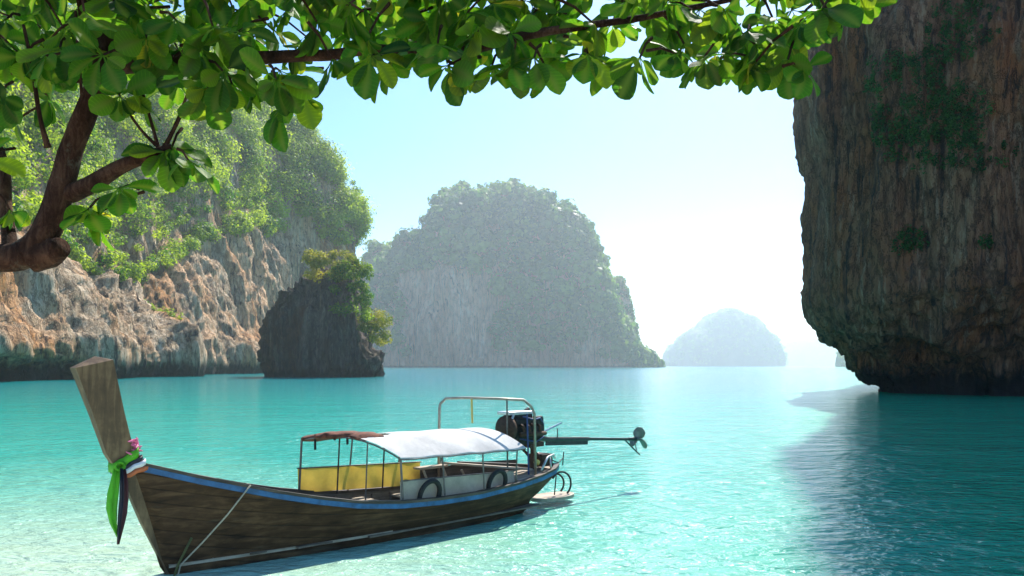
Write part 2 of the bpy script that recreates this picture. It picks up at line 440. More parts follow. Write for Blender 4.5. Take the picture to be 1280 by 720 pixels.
# ------------------------------------------------------------------ loft: a rock given by its skyline, with real depth
def loft(sk, Yc, depth, ncol, nrow, layers, undercut=0, pw=(.55, .75), zbase=-1.5):
    S = np.array(sk, float); px = np.linspace(S[0, 0], S[-1, 0], ncol)
    H = 3 + (457 - np.interp(px, S[:, 0], S[:, 1])) / 1000 * Yc; H = np.maximum(H, .3)
    X = (px - 640) / 1000 * Yc
    u = (px - px[0]) / (px[-1] - px[0])
    D = depth * np.sqrt(np.clip(1 - (2 * u - 1) ** 4, 0.01, 1))
    cx = X.mean(); rows = []
    for ph in np.linspace(0, math.pi, nrow):
        c = math.copysign(abs(math.cos(ph)) ** pw[0], math.cos(ph)); s = math.sin(ph) ** pw[1]
        z = zbase + (H - zbase) * s
        k = 1 - undercut * np.exp(-(np.maximum(z, 0) / 2.6) ** 2)
        rows.append(np.c_[cx + (X - cx) * k, Yc - D * c * k, z])
    G = np.stack(rows)[:, ::-1]
    return displace(G, layers)

# dark sea stack in front of the cliff
stack_sky = [(315, 472), (318, 440), (322, 410), (335, 380), (353, 352), (376, 338), (430, 335), (452, 343), (463, 374), (464, 412), (471, 430), (482, 438), (487, 446), (489, 470)]
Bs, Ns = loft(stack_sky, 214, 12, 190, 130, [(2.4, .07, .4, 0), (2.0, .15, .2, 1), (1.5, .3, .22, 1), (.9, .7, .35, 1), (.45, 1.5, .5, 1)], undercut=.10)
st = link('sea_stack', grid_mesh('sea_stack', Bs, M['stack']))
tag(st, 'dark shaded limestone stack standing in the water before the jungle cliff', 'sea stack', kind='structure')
def bush(name, cl_, mat, label, cat, stem_from=None, group=None):
    c0 = np.mean([c[0] for c in cl_], axis=0)
    e = empty(name, c0)
    V, F, T = leaf_cloud([(np.array(c[0]) - c0,) + tuple(c[1:]) for c in cl_])
    link('crown', np_mesh('crown', V, F, mat, tint=T), e)
    s = MB()
    root = Vector(stem_from if stem_from is not None else c0 - np.array([0, 0, 3])) - Vector(c0)
    for c in cl_[:8]:
        q = Vector(np.array(c[0]) - c0); s.tube([root, root.lerp(q, .5) + Vector((0, 0, .3)), q], [.16, .1, .04], 5)
    s.build('stem', M['bark_j'], e)
    return tag(e, label, cat, group)
def clus(px0, px1, py0, py1, Y, n_, r, dens, leaf, t0=.2, t1=.9):
    return [(np.array(P(random.uniform(px0, px1), random.uniform(py0, py1), Y + random.uniform(-3, 3))), (r * random.uniform(.6, 1.2),) * 2 + (r * random.uniform(.5, .9),), dens, leaf, random.uniform(t0, t1)) for _ in range(n_)]
bush('bush', clus(452, 488, 392, 428, 209, 30, 2.0, 130, .6, .1, .9), M['jungle_y'], 'yellow green bush leaning out over the water from the dark sea stack', 'bush', P(462, 428, 212))
bush('bush', clus(383, 448, 316, 346, 207, 44, 2.1, 130, .6, .2, 1), M['jungle_y'], 'pale yellowish bush spread over the flat top of the sea stack', 'bush', P(410, 350, 213))
bush('bush', clus(418, 460, 325, 398, 205, 34, 2.2, 150, .65, .0, .5), M['jungle'], 'dark green bush draping down the outer shoulder of the sea stack', 'bush', P(440, 350, 213))

# ------------------------------------------------------------------ islands in the haze
main_sky = [(446, 459), (450, 385), (456, 340), (466, 325), (482, 314), (505, 308), (523, 304), (534, 293), (545, 274), (553, 254), (561, 246), (580, 242), (605, 240), (622, 244), (643, 241), (660, 248), (679, 258),
            (700, 270), (717, 278), (731, 294), (740, 312), (747, 336), (751, 362), (761, 382), (777, 400), (795, 420), (811, 437), (824, 455), (827, 459)]
Bi, Ni = loft(main_sky, 1400, 215, 260, 120, [(22, .0087, .6, 0), (15, .022, .35, 1), (7, .063, .25, 1), (2.5, .16, .3, 1)], pw=(.45, .75), zbase=-3)
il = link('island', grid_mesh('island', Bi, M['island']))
tag(il, 'big hazy limestone island with a forested dome and pale pink cliffs', 'island', kind='structure')
clumps = []
h_, w_ = Bi.shape[:2]
for _ in range(3000):
    i = rng.integers(2, 40) if rng.random() < .55 else rng.integers(30, h_ - 30); j = rng.integers(2, w_ - 2); p = Bi[i, j]
    ppx = 640 + 1000 * p[0] / p[1]; ppy = 457 - 1000 * (p[2] - 3) / p[1]
    n0 = noise.noise(Vector(p * .0095)) * 16
    if 508 + n0 < ppx < 622 + n0 and ppy > 335 + n0 + .15 * abs(ppx - 560): continue
    if 728 < ppx + n0 * .5 < 748 and ppy > 405: continue
    if 440 < ppx < 508 + n0 and ppy > 345 and rng.random() < .5: continue
    r = rng.choice((rng.uniform(4, 8), rng.uniform(7, 17)))
    clumps.append((p + np.array([0, -1, 1]) * r * .35, (r, r, r * .8), int(5.0 * r), 7.5, np.clip(.45 + .5 * noise.noise(Vector(p * .011)) + rng.normal() * .3, 0, 1)))
V, F, T = leaf_cloud(clumps, .8, .4, 3.0)
o = link('island_forest', np_mesh('island_forest', V, F, M['far_leaf'], tint=T)); tag(o, kind='stuff')
Bp, _n = loft([(760, 459), (763, 372), (767, 354), (773, 348), (778, 352), (782, 368), (786, 392), (792, 420), (798, 459)], 1365, 33, 40, 60, [(5, .03, .5, 0), (3, .09, .4, 2), (1.2, .24, .5, 0)], pw=(.5, .5), zbase=-3)
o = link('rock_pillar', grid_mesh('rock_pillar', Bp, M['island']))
tag(o, 'slim green rock pillar standing at the end of the big island', 'rock pillar', kind='structure')
clumps = []
for _ in range(210):
    p = Bp[rng.integers(1, 55), rng.integers(1, 39)]; r = rng.uniform(4, 7)
    clumps.append((p, (r, r, r * .8), 24, 4.6, rng.uniform(.1, .8)))
V, F, T = leaf_cloud(clumps, .8, .4, 3.0)
o = link('pillar_forest', np_mesh('pillar_forest', V, F, M['far_leaf'], tint=T)); tag(o, kind='stuff')

def far_island(sk, Y, depth, label, veg):
    B, _ = loft(sk, Y, depth, 110, 60, [(Y * .006, .012 * 900 / Y, .6, 0), (Y * .004, .04 * 900 / Y, .5, 2), (Y * .0015, .12 * 900 / Y, .5, 0)], pw=(.5, .65), zbase=-4)
    o = link('island', grid_mesh('island', B, M['islet'])); tag(o, label, 'island', kind='structure')
    cl_ = []
    for _ in range(veg):
        p = B[rng.integers(1, 40), rng.integers(1, 109)]; r = rng.uniform(.003, .006) * Y
        cl_.append((p, (r, r, r * .7), 40, .0018 * Y, rng.uniform(.1, .5)))
    V, F, T = leaf_cloud(cl_)
    o = link('island_forest', np_mesh('island_forest', V, F, M['far_leaf'], tint=T)); tag(o, kind='stuff')
far_island([(829, 459), (834, 440), (845, 428), (860, 417), (876, 415), (882, 402), (892, 393), (908, 389), (925, 394), (942, 405), (958, 420), (966, 432), (969, 459)], 3800, 260,
           'pale blue domed island far off in the haze, alone on the horizon', 500)
far_island([(962, 459), (972, 440), (990, 432), (1010, 430), (1030, 434), (1050, 438), (1075, 436), (1100, 446), (1120, 459)], 7000, 340, 'faintest island, nearly lost in the haze, on the horizon behind the domed one', 200)
far_island([(1055, 459), (1058, 442), (1064, 432), (1075, 428), (1095, 424), (1120, 430), (1140, 459)], 1900, 90, 'small grey blue islet peeping out from behind the brown cliff', 200)

# ------------------------------------------------------------------ right-hand cliff
RC = [(74, 160), (60, 138), (47, 116), (38, 101), (32.4, 92), (31.3, 86), (34, 79), (40, 73.5), (48, 70), (58, 68), (70, 66.5), (84, 66), (104, 67), (124, 78), (134, 110), (120, 150), (90, 160)]
rc = resample([(x + 3.3, y) for x, y in RC], 620, True)
tan = np.roll(rc, -1, 0) - np.roll(rc, 1, 0); tan /= np.linalg.norm(tan, axis=1, keepdims=True)
nor = np.stack([tan[:, 1], -tan[:, 0]], 1)
zk = [-1.5, 0, 1.2, 2.7, 4.2, 6, 7.8, 9.2, 10.5, 13, 16, 20, 25, 29, 33, 37, 42, 60, 100]
ok = [-8.2, -8.2, -7.9, -6.9, -5.6, -3.9, -1.9, -.5, .2, 0, -.1, -.2, -.2, .8, 1.0, .4, -1.0, 0, 0]
zl = np.r_[np.linspace(-1.5, 14, 90), np.linspace(14.3, 44, 110), np.linspace(45.5, 100, 24)]
rows = [np.c_[rc + nor * np.interp(z, zk, ok), np.full(len(rc), z)] for z in zl]
cen = rc.mean(0)
for s in (.85, .5, .0):
    rows.append(np.c_[cen + (rc + nor * -9 - cen) * s, np.full(len(rc), 100 + 5 * (1 - s))])
Gr = np.stack(rows)
if ((Gr[120, :, :2] + nor - cen) ** 2).sum() < ((Gr[120, :, :2] - cen) ** 2).sum(): print('WARN right normals inward')
Br, Nr = displace(Gr[:, :], [(1.2, .07, .3, 0), (1.6, .055, .45, 1), (1.3, .17, .14, 2), (1.1, .3, .10, 1), (.7, .65, .10, 1), (.4, 1.4, .16, 1), (.18, 2.8, .4, 1)])
Br[:, :, :] = Br
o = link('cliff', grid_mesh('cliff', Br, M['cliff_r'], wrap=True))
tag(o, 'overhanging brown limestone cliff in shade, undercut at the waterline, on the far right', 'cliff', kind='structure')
# dark creepers on the brown cliff
clumps = []
cand = Br[90:200].reshape(-1, 3); cpx = 640 + 1000 * cand[:, 0] / cand[:, 1]; cpy = 457 - 1000 * (cand[:, 2] - 3) / cand[:, 1]
front = cand[:, 1] < 92
for (cx_, cy_, wx_, wy_, n_) in ((1160, 130, 85, 60, 900), (1205, 20, 60, 70, 420), (1110, 95, 45, 40, 160), (1132, 300, 26, 20, 60), (1180, 190, 80, 26, 160), (1235, 330, 24, 30, 30)):
    dd = ((cpx - cx_) / wx_) ** 2 + ((cpy - cy_) / wy_) ** 2
    idx = np.where((dd < 1.6) & front)[0]
    if not len(idx): continue
    for q in rng.choice(idx, n_):
        p = cand[q]
        if noise.noise(Vector(p * .22)) * .9 + noise.noise(Vector(p * .8)) * .5 + .62 - dd[q] < rng.normal() * .18: continue
        r = rng.uniform(.16, .62)
        clumps.append((p + np.array([-.08, -.12, -.1]), (r, r * .7, r * 1.5), int(34 * r / .5), .28, rng.uniform(0, 1)))
V, F, T = leaf_cloud(clumps, upbias=.2)
o = link('creeper_foliage', np_mesh('creeper_foliage', V, F, M['jungle_d'], tint=T)); tag(o, kind='stuff')

# ------------------------------------------------------------------ longtail boat (local x runs aft, +y is the far side)
def hull_mat():
    a = N('weathered_hull_wood')
    g = a.noise(a.pos((.25, 3, 5), obj=True), 2.2, 8, .65, .6); d = a.noise(a.pos((.9, .9, 1.6), obj=True), 1.6, 6, .7, .3)
    c = a.ramp(a.math('ADD', a.math('MULTIPLY', g, .6), a.math('MULTIPLY', d, .45)), [(.36, (.016, .007, .003)), (.52, (.062, .029, .012)), (.68, (.15, .08, .037))])
    x = a.n('ShaderNodeSeparateXYZ'); a.l(a.pos((1, 1, 1), obj=True), x.inputs[0])
    k = a.math('ADD', x.outputs[2], a.math('MULTIPLY', a.math('POWER', a.math('ABSOLUTE', a.math('SUBTRACT', x.outputs[0], 5.0)), 2.0), -.022))
    sm = a.math('ABSOLUTE', a.math('SUBTRACT', a.math('FRACT', a.math('MULTIPLY', k, 5.2)), .5))
    seam = a.rng(sm, .0, .06)
    c = a.mix(a.math('MULTIPLY', a.math('SUBTRACT', 1.0, seam), .6), c, (.006, .004, .003))
    pl = a.noise(a.pos((.5, .5, 3.0), obj=True), 1.3, 5, .7)
    c = a.mix(a.rng(pl, .56, .70, 0, .5), c, (.10, .085, .06))
    return a.set(c, .72, normal=a.bump(a.math('ADD', g, a.math('MULTIPLY', seam, .8)), .8, .008), spec=.25)
M['hull'] = hull_mat()
M['prow'] = wood('prow_wood', (.04, .021, .009), (.115, .066, .030), (.27, .17, .082), 1.2, .65, .005, (3, 3, .35))
M['blue'] = plain('blue_paint', (.018, .10, .25), .5, var=.5, scale=5)
M['rail'] = wood('rail_wood', (.02, .014, .01), (.06, .042, .03), (.14, .10, .075), 1.5, .6, .003)
M['plank'] = wood('pale_plank', (.20, .15, .10), (.40, .32, .23), (.60, .50, .38), 1.5, .7, .003)
M['inside'] = wood('inner_wood', (.05, .035, .025), (.16, .12, .085), (.32, .25, .18), 1.3, .7, .004)
M['canvas'] = plain('white_canvas', (.66, .64, .61), .85, var=.22, scale=2.2, bump=.02)
M['yellow'] = plain('yellow_tarp', (.62, .40, .07), .6, var=.18, scale=4, bump=.01)
M['beige'] = plain('beige_tarp', (.50, .45, .36), .7, var=.2, scale=4, bump=.01)
M['brown'] = plain('red_brown_cloth', (.16, .05, .025), .85, var=.8, scale=14, bump=.03)
M['rubber'] = plain('tyre_rubber', (.012, .012, .012), .75, var=.3, scale=20)
M['pole'] = plain('dull_pole', (.16, .14, .12), .5, .4, .4, 9)
M['steel'] = plain('rusty_steel', (.34, .29, .23), .45, .5, .35, 12)
M['iron'] = plain('engine_iron', (.022, .02, .019), .5, .5, .6, 14, .01)
M['rust'] = plain('rust_iron', (.07, .035, .02), .75, .2, .6, 14, .01)
M['bright'] = plain('bright_metal', (.55, .55, .55), .35, .7, .3, 15)
M['prop'] = plain('dull_bronze', (.20, .20, .17), .5, .4, .4, 9)
M['shaftm'] = plain('dark_green_steel', (.035, .045, .042), .4, .5, .4, 10)
M['bluem'] = plain('blue_hose', (.02, .05, .16), .5)
M['brass'] = plain('yellow_float', (.55, .42, .10), .5)
M['green'] = plain('green_ribbon', (.16, .62, .03), .55, var=.15, scale=9)
M['navy'] = plain('dark_ribbon', (.012, .012, .03), .6)
M['maroon'] = plain('maroon_ribbon', (.07, .012, .02), .6)
M['white'] = plain('white_ribbon', (.8, .76, .8), .6, var=.08)
M['orange'] = plain('orange_ribbon', (.55, .14, .05), .6)
M['pink'] = plain('pink_garland', (.75, .16, .30), .7, var=.5, scale=30)
M['rope'] = plain('pale_rope', (.45, .38, .28), .85, var=.3, scale=40)
M['oliverope'] = plain('olive_pole', (.10, .10, .03), .8)

ANG = math.atan2(.714, .70)
boat = empty('longtail_boat', (-5.0, 11.49, 0), ANG)
tag(boat, 'weathered wooden longtail boat with blue rim, white canopy and long propeller shaft', 'boat')

XS = np.array([-.42, -.1, .4, .93, 1.5, 2.13, 2.83, 3.6, 4.45, 5.44, 6.6, 7.4, 8.0, 8.35])
BS = np.array([.09, .15, .29, .46, .59, .70, .78, .84, .86, .84, .74, .60, .42, .20])
ZS = np.array([1.66, 1.56, 1.40, 1.25, 1.09, .94, .80, .71, .67, .66, .71, .77, .83, .88])
KX = [-.42, 0, .4, 2, 6, 7, 7.6, 8.0, 8.35]; KZ = [1.36, -.05, -.25, -.35, -.3, -.1, .15, .40, .72]
WX = [-.42, 0, .4, 1.5, 3, 4.5, 6, 7, 7.6, 8.35]; WB = [.07, .10, .16, .33, .50, .58, .54, .38, .22, .10]
def sheer(x): return float(np.interp(x, XS, BS)), float(np.interp(x, XS, ZS))
xs = np.linspace(-.42, 8.35, 72)
def section(x, side, inset=0.0):
    b, s = sheer(x); k = float(np.interp(x, KX, KZ)); wb = float(np.interp(x, WX, WB))
    b = max(b - inset, .02); wb = max(min(wb, b) - inset, .015); pts = []
    for t in np.linspace(0, 1, 13):
        z = s + (k + inset - s) * t
        if z >= 0 or k > 0:
            zz = (s - z) / (s - max(k, 0) + 1e-6); y = b + (wb - b) * min(1, zz) ** 1.15
            if k > 0: y = b * (1 - zz ** 2.2) + .02
        else:
            y = wb * math.sqrt(max(0, 1 - (z / k) ** 2)) + .01
        pts.append((x, side * y, z))
    return pts
for nm, inset, mat in (('hull', 0, 'hull'), ('hull_lining', .06, 'inside')):
    h = MB()
    for sd_ in (-1, 1):
        h.grid([section(x, sd_, inset) for x in xs])
    if inset == 0:
        b, s = sheer(8.35); e0, e1 = section(8.35, -1), section(8.35, 1)
        h.grid([e0, e1])
    h.build(nm, M[mat], boat, smooth=True)
# painted rub rail and gunwale cap on each side
for sd_ in (-1, 1):
    g = MB(); rows_ = []
    for x in xs:
        b, s = sheer(x); y0 = sd_ * (b + .012); y1 = sd_ * (b + .042)
        rows_.append([(x, sd_ * (b - .004), s - .035), (x, y1, s - .035), (x, y1 - sd_ * .004, s - .115), (x, sd_ * (b - .03), s - .125)])
    g.grid(rows_); g.build('rub_rail', M['blue'], boat, bevel=0)
    g = MB(); rows_ = []
    for x in xs:
        b, s = sheer(x)
        rows_.append([(x, sd_ * (b + .05), s - .032), (x, sd_ * (b + .05), s + .012), (x, sd_ * max(b - .085, 0), s + .012), (x, sd_ * max(b - .085, 0), s - .04)])
    g.grid(rows_); g.build('gunwale', M['rail'], boat)
# stem post, rising into the tall prow
post = MB()
front = [(.10, -.25), (-.03, .15), (-.33, .80), (-.55, 1.36), (-.80, 1.80), (-.98, 2.35), (-1.20, 2.97)]
back = [(.42, -.2), (.30, .15), (.02, .80), (-.20, 1.36), (-.44, 1.80), (-.58, 2.35), (-.74, 3.08)]
wid = [.055, .06, .07, .085, .10, .13, .165]
rows_ = []
for (fx, fz), (bx_, bz), w0 in zip(front, back, wid):
    rows_.append([(fx, -w0 * .8, fz), (fx, w0 * .8, fz), (bx_, w0, bz), (bx_, -w0, bz), (fx, -w0 * .8, fz)])
post.grid(rows_)
n0 = len(post.v); post.add(rows_[-1][:4] + [(-.93, .0, 3.13)], [(0, 1, 4), (1, 2, 4), (2, 3, 4), (3, 0, 4)])
pr = post.build('prow_post', M['prow'], boat, bevel=.012)
# pale strake near the waterline
g = MB(); rows_ = []
def side_y(x, z):
    pts = section(x, -1); zz = [p[2] for p in pts][::-1]; yy = [p[1] for p in pts][::-1]
    return float(np.interp(z, zz, yy))
for x in np.linspace(.02, 3.6, 30):
    z = .13 + .012 * x; y = side_y(x, z)
    rows_.append([(x, y + .01, z + .025), (x, y - .016, z + .02), (x, y - .016, z - .02), (x, y + .01, z - .025)])
g.grid(rows_); g.build('waterline_strake', M['plank'], boat)
# floor, thwarts, ribs
fl = MB()
for k in range(9):
    x0, x1 = .9, 7.3
    y = -.6 + k * .15
    xa = next((x for x in np.linspace(.5, 4, 60) if sheer(x)[0] - .12 > abs(y) + .08), 2)
    fl.box(((xa + x1) / 2, y, .16), (x1 - xa, .14, .03))
fl.build('floorboards', M['inside'], boat)
for x in (1.35, 2.15, 2.95, 3.8, 4.7, 5.6, 6.5):
    b, s = sheer(x); t = MB(); t.box((x, 0, s - .14), (.24, 2 * b - .14, .035)); t.build('thwart', M['plank'], boat, bevel=.006)
for x in np.arange(.8, 7.4, .42):
    for sd_ in (-1, 1):
        r_ = MB(); r_.tube([(p[0], p[1] - sd_ * .075, p[2]) for p in section(x, sd_)[1:9]], .022, 5)
        r_.build('rib', M['inside'], boat)
fd = MB(); rows_ = []
for x in np.linspace(-.2, .75, 8):
    b, s = sheer(x); rows_.append([(x, -b + .05, s - .02), (x, 0, s + .0), (x, b - .05, s - .02)])
fd.grid(rows_); fd.build('foredeck', M['rail'], boat, solid=.03)
sdk = MB(); rows_ = []
for x in np.linspace(7.0, 8.3, 8):
    b, s = sheer(x); rows_.append([(x, -b + .05, s - .08), (x, 0, s - .07), (x, b - .05, s - .08)])
sdk.grid(rows_); sdk.build('stern_deck', M['plank'], boat, solid=.03)
# long pale planks laid fore and aft on the far side
g = MB(); g.beam((5.6, .42, 1.08), (7.7, .0, .80), .16, .045); g.build('side_plank', M['plank'], boat, bevel=.006)
g = MB(); g.beam((6.15, .56, 1.03), (7.8, .22, .86), .10, .05); g.build('side_plank', M['rail'], boat, bevel=.006)
g = MB(); g.box((5.45, .58, 1.0), (.72, .22, .045)); g.build('side_bench', M['plank'], boat, bevel=.006)
for x in (5.2, 5.7, 6.2):
    g = MB(); g.beam((x, .52, .98 - .1 * (x > 6)), (x + .12, .46, .62), .05, .04); g.build('bench_leg', M['plank'], boat)

cm = MB(); rows_ = []
for x in np.linspace(5.0, 7.7, 14):
    b, s = sheer(x); rows_.append([(x, b - .10, s - .06), (x, b - .07, s + .28 - .10 * max(0, x - 6.6))])
cm.grid(rows_); cm.build('coaming_board', M['rail'], boat, solid=.03)
# canopy: skewed arched cloth on pipes
def can(u, v):
    """u 0..1 front to back, v 0 near .. 1 far"""
    x = (3.70 + (6.80 - 3.70) * u) * (1 - v) + (2.66 + (6.15 - 2.66) * u) * v
    y = -.72 + 1.44 * v
    z = 1.43 + .31 * v + .195 * math.sin(math.pi * v ** .9) - .05 * u
    z += .012 * math.sin(u * 3 * math.pi * 2) * (1 - abs(2 * v - 1)) - .015 * math.sin(u * 4 * math.pi) ** 2 * abs(2 * v - 1)
    return (x, y, z)
c_ = MB(); rows_ = []
def edge0(v): return .30 * min(1, max(0, (v - .42) / .12))      # the far front corner is rolled back
for u in np.linspace(0, 1, 40):
    rows_.append([can(edge0(v) * (1 - u) + u, v) for v in np.linspace(0, 1, 26)])
c_.grid(rows_)
# short valance on the near edge
c_.grid([[can(u, 0) for u in np.linspace(0, 1, 40)], [tuple(Vector(can(u, 0)) + Vector((0, -.01, -.045 - .012 * math.sin(u * 44)))) for u in np.linspace(0, 1, 40)]])
cano = c_.build('canopy', M['canvas'], boat, smooth=True)
# canopy frame
def pipe_part(name, mat, parent, *args):
    m_ = MB(); m_.tube(*args); return m_.build(name, M[mat], parent, smooth=True)
for v in (0, .5, 1): pipe_part('canopy_pipe', 'pole', boat, [tuple(Vector(can(u, v)) - Vector((0, 0, .03))) for u in np.linspace(0, 1, 12)], .014, 6)
for u in (0, .33, .66, 1): pipe_part('canopy_pipe', 'pole', boat, [tuple(Vector(can(u, v)) - Vector((0, 0, .03))) for v in np.linspace(0, 1, 14)], .014, 6)
for v in (0, 1):
    for k, u in enumerate((0, .30, .62, .92)):
        t = Vector(can(u, v)) - Vector((0, 0, .03)); b, s = sheer(t.x)
        foot = Vector((t.x - .06 * v, (-1 if v == 0 else 1) * (b - .06), s - .02))
        p = MB(); p.tube([foot, t], .016 if k else .02, 7); p.build('canopy_post', M['pole'], boat)
for (u, v) in ((0, .33),):
    t = Vector(can(u, v)) - Vector((0, 0, .03)); p = MB(); p.tube([(t.x - .05, t.y, .55), t], .013, 6); p.build('canopy_post', M['pole'], boat)
# rolled reddish cloth tied on the far front corner
r_ = MB(); rows_ = []
for i in range(34):
    q = i / 33
    v = .40 + .62 * q; cpt = Vector(can(.06 + .02 * math.sin(q * 9), v)) + Vector((0, 0, .0))
    ring = []
    for k in range(18):
        th = 2 * math.pi * k / 18
        rad = (.105 if 0 < i < 33 else .03) * (1 + .38 * noise.noise(Vector((q * 9, math.cos(th) * 1.3, math.sin(th) * 1.3))))
        ring.append(tuple(cpt + Vector((math.cos(th) * rad * 2.5, math.sin(th) * .02, math.sin(th) * rad * .55))))
    ring.append(ring[0]); rows_.append(ring)
r_.grid(rows_); r_.build('rolled_awning', M['brown'], boat, smooth=True)
for v, ln in ((.88, .20), (.55, .12), (.68, .06)):
    t = Vector(can(.01, v)); s_ = MB(); s_.box(t + Vector((0, 0, -.03 - ln / 2)), (.03, .03, ln)); s_.build('tie_strap', M['rubber'], boat)
# small dark bits hanging below the near rail
for u in (.50, .76):
    t = Vector(can(u, .1)); s_ = MB(); s_.tube([t + Vector((0, 0, -.04)), t + Vector((0, 0, -.13))], [.018, .03], 6); s_.build('tie_strap', M['rubber'], boat)
# side curtains
def sheer_cloth(m, w_):
    t = m.node_tree; b = t.nodes['Principled BSDF']; o_ = t.nodes['Material Output']; tr_ = t.nodes.new('ShaderNodeBsdfTranslucent'); mx = t.nodes.new('ShaderNodeMixShader')
    t.links.new(b.inputs['Base Color'].links[0].from_socket, tr_.inputs[0]); mx.inputs[0].default_value = w_
    t.links.new(b.outputs[0], mx.inputs[1]); t.links.new(tr_.outputs[0], mx.inputs[2]); t.links.new(mx.outputs[0], o_.inputs[0])
for k_, w_ in (('yellow', .5), ('beige', .4), ('canvas', .2), ('green', .4)): sheer_cloth(M[k_], w_)
def curtain(x0, x1, yf, z0f, z1f, mat, name):
    m_ = MB(); rows_ = []
    for i in range(40):
        q = i / 39; x = x0 + (x1 - x0) * q; row = []
        for j in range(10):
            t = j / 9; z = z0f(q) + (z1f(q) - z0f(q)) * t
            row.append((x, yf(x) + .018 * math.sin(q * 31 + t * 2) * (1 - t * .6) + .02 * noise.noise(Vector((x * 3, z * 4, 1))), z))
        rows_.append(row)
    m_.grid(rows_); return m_.build(name, M[mat], boat, smooth=True)
curtain(2.58, 5.28, lambda x: .70, lambda q: .80 - .14 * q, lambda q: 1.22 - .12 * q, 'yellow', 'side_curtain')
curtain(3.72, 6.62, lambda x: -sheer(x)[0] + .16, lambda q: .60 + .1 * q, lambda q: 1.02 - .10 * q, 'beige', 'side_curtain')
pipe_part('curtain_rail', 'pole', boat, [(2.56, .70, 1.225), (5.3, .70, 1.105)], .013, 6)
pipe_part('curtain_rail', 'pole', boat, [(3.72, -sheer(3.72)[0] + .155, 1.025), (6.64, -sheer(6.64)[0] + .155, .925)], .013, 6)
for x in (3.35, 4.35):
    g = MB(); g.tube([(x, .68, .70), (x + .05, .67, 1.75 - .02)], .016, 6); g.build('canopy_post', M['rail'], boat)
# half-sunk tyres standing inside the near gunwale
for xc in (4.30, 6.02):
    t = MB(); b, s = sheer(xc)
    t.tube([(xc + .22 * math.cos(q) + .03 * math.sin(q), -b + .09 - .03 * math.sin(q), s + .05 + .25 * math.sin(q)) for q in np.linspace(0, 2 * math.pi, 28, endpoint=False)], .045, 9, close=True)
    t.build('tyre_fender', M['rubber'], boat, smooth=True)

# stern rail of bent pipe
g = MB()
A_, B_, C_, D_ = Vector((5.74, .70, .65)), Vector((5.77, .70, 2.26)), Vector((7.05, -.42, 2.26)), Vector((7.34, -.48, .75))
pipe = [A_, B_ - Vector((0, 0, .12)), B_ - Vector((-.02, 0, .03)), B_ + Vector((.10, -.08, .08)), B_.lerp(C_, .3) + Vector((0, 0, .09)), B_.lerp(C_, .7) + Vector((0, 0, .07)), C_ + Vector((.02, .02, .04)), Vector((7.24, -.45, 2.17)), Vector((7.32, -.47, 2.02)), D_]
g.tube(pipe, .028, 8); g.build('stern_rail', M['steel'], boat, smooth=True)
for q, r0, mt in ((.38, .022, 'brass'), (.80, .018, 'pole')):
    t = B_.lerp(C_, q) + Vector((0, 0, .08)); g = MB(); g.tube([t, Vector((t.x + .02, t.y, t.z - (.50 if q < .5 else 1.4)))], r0, 7); g.build('rail_strut', M[mt], boat)
g = MB(); g.tube([(7.18, -.44, .78), (7.14, -.43, 2.02)], .018, 7); g.build('blue_pipe', M['bluem'], boat)
g = MB(); g.tube([(7.55, -.30, .95 + .0), (7.60, -.30, 1.02)], .07, 10); g.build('float', M['brass'], boat, bevel=.02)

# engine on its pivot
eng = empty('engine', (0, 0, 0)); eng.parent = boat
b_ = MB(); b_.box((7.45, 0, 1.70), (.86, .46, .42)); b_.box((7.40, 0, 1.46), (.70, .34, .22)); b_.box((7.30, -.02, 1.93), (.60, .30, .12))
b_.build('block', M['iron'], eng, bevel=.03)
b_ = MB()
for k in range(4): b_.tube([(7.15 + k * .16, -.24, 1.78), (7.15 + k * .16, -.33, 1.74), (7.17 + k * .16, -.34, 1.60)], .032, 7)
b_.tube([(7.05, -.34, 1.60), (7.80, -.34, 1.58)], .045, 8); b_.build('exhaust_manifold', M['rust'], eng, smooth=True)
pipe_part('flywheel', 'rust', eng, [(6.96, -.06, 1.70), (6.86, -.06, 1.70)], .27, 20)
pipe_part('pulley', 'rust', eng, [(6.98, .05, 1.46), (6.84, .05, 1.46)], .12, 16)
b_ = MB(); b_.box((7.25, 0, 2.02), (.74, .36, .07)); b_.tube([(7.0, -.19, 2.0), (6.9, -.2, 1.85)], .03, 6); b_.build('valve_cover', M['bright'], eng, bevel=.02)
b_ = MB(); b_.tube([(7.62, .05, 1.95), (7.62, .05, 2.05), (7.7, .05, 2.08)], .05, 8); b_.box((7.85, 0, 1.62), (.22, .34, .34)); b_.box((7.7, -.2, 1.86), (.25, .1, .16)); b_.build('gearbox', M['iron'], eng, bevel=.02)
pipe_part('hose', 'bluem', eng, [(7.2, -.26, 1.95), (7.45, -.33, 1.88), (7.7, -.28, 1.9), (7.9, -.2, 1.75)], .018, 6)
pipe_part('hose', 'bluem', eng, [(7.1, -.27, 1.5), (7.5, -.36, 1.42), (7.9, -.2, 1.5)], .016, 6)
b_ = MB(); b_.tube([(7.78, 0, .8), (7.78, 0, 1.5)], .06, 10); b_.box((7.72, 0, 1.33), (.5, .30, .10)); b_.beam((7.5, -.16, 1.33), (8.0, -.14, .9), .05, .05); b_.beam((7.5, .16, 1.33), (8.0, .14, .9), .05, .05)
b_.box((8.02, 0, .98), (.34, .40, .26)); b_.build('pivot_mount', M['rust'], eng, bevel=.01)
b_ = MB(); b_.tube([(7.95, 0, 1.52), (8.15, -.1, 1.62), (8.42, -.25, 1.76)], .022, 6); b_.build('tiller_handle', M['bright'], eng)
b_ = MB(); b_.tube([(8.55, -.02, 1.38), (8.55, -.02, 1.62)], .012, 5); b_.build('throttle_lever', M['iron'], eng)
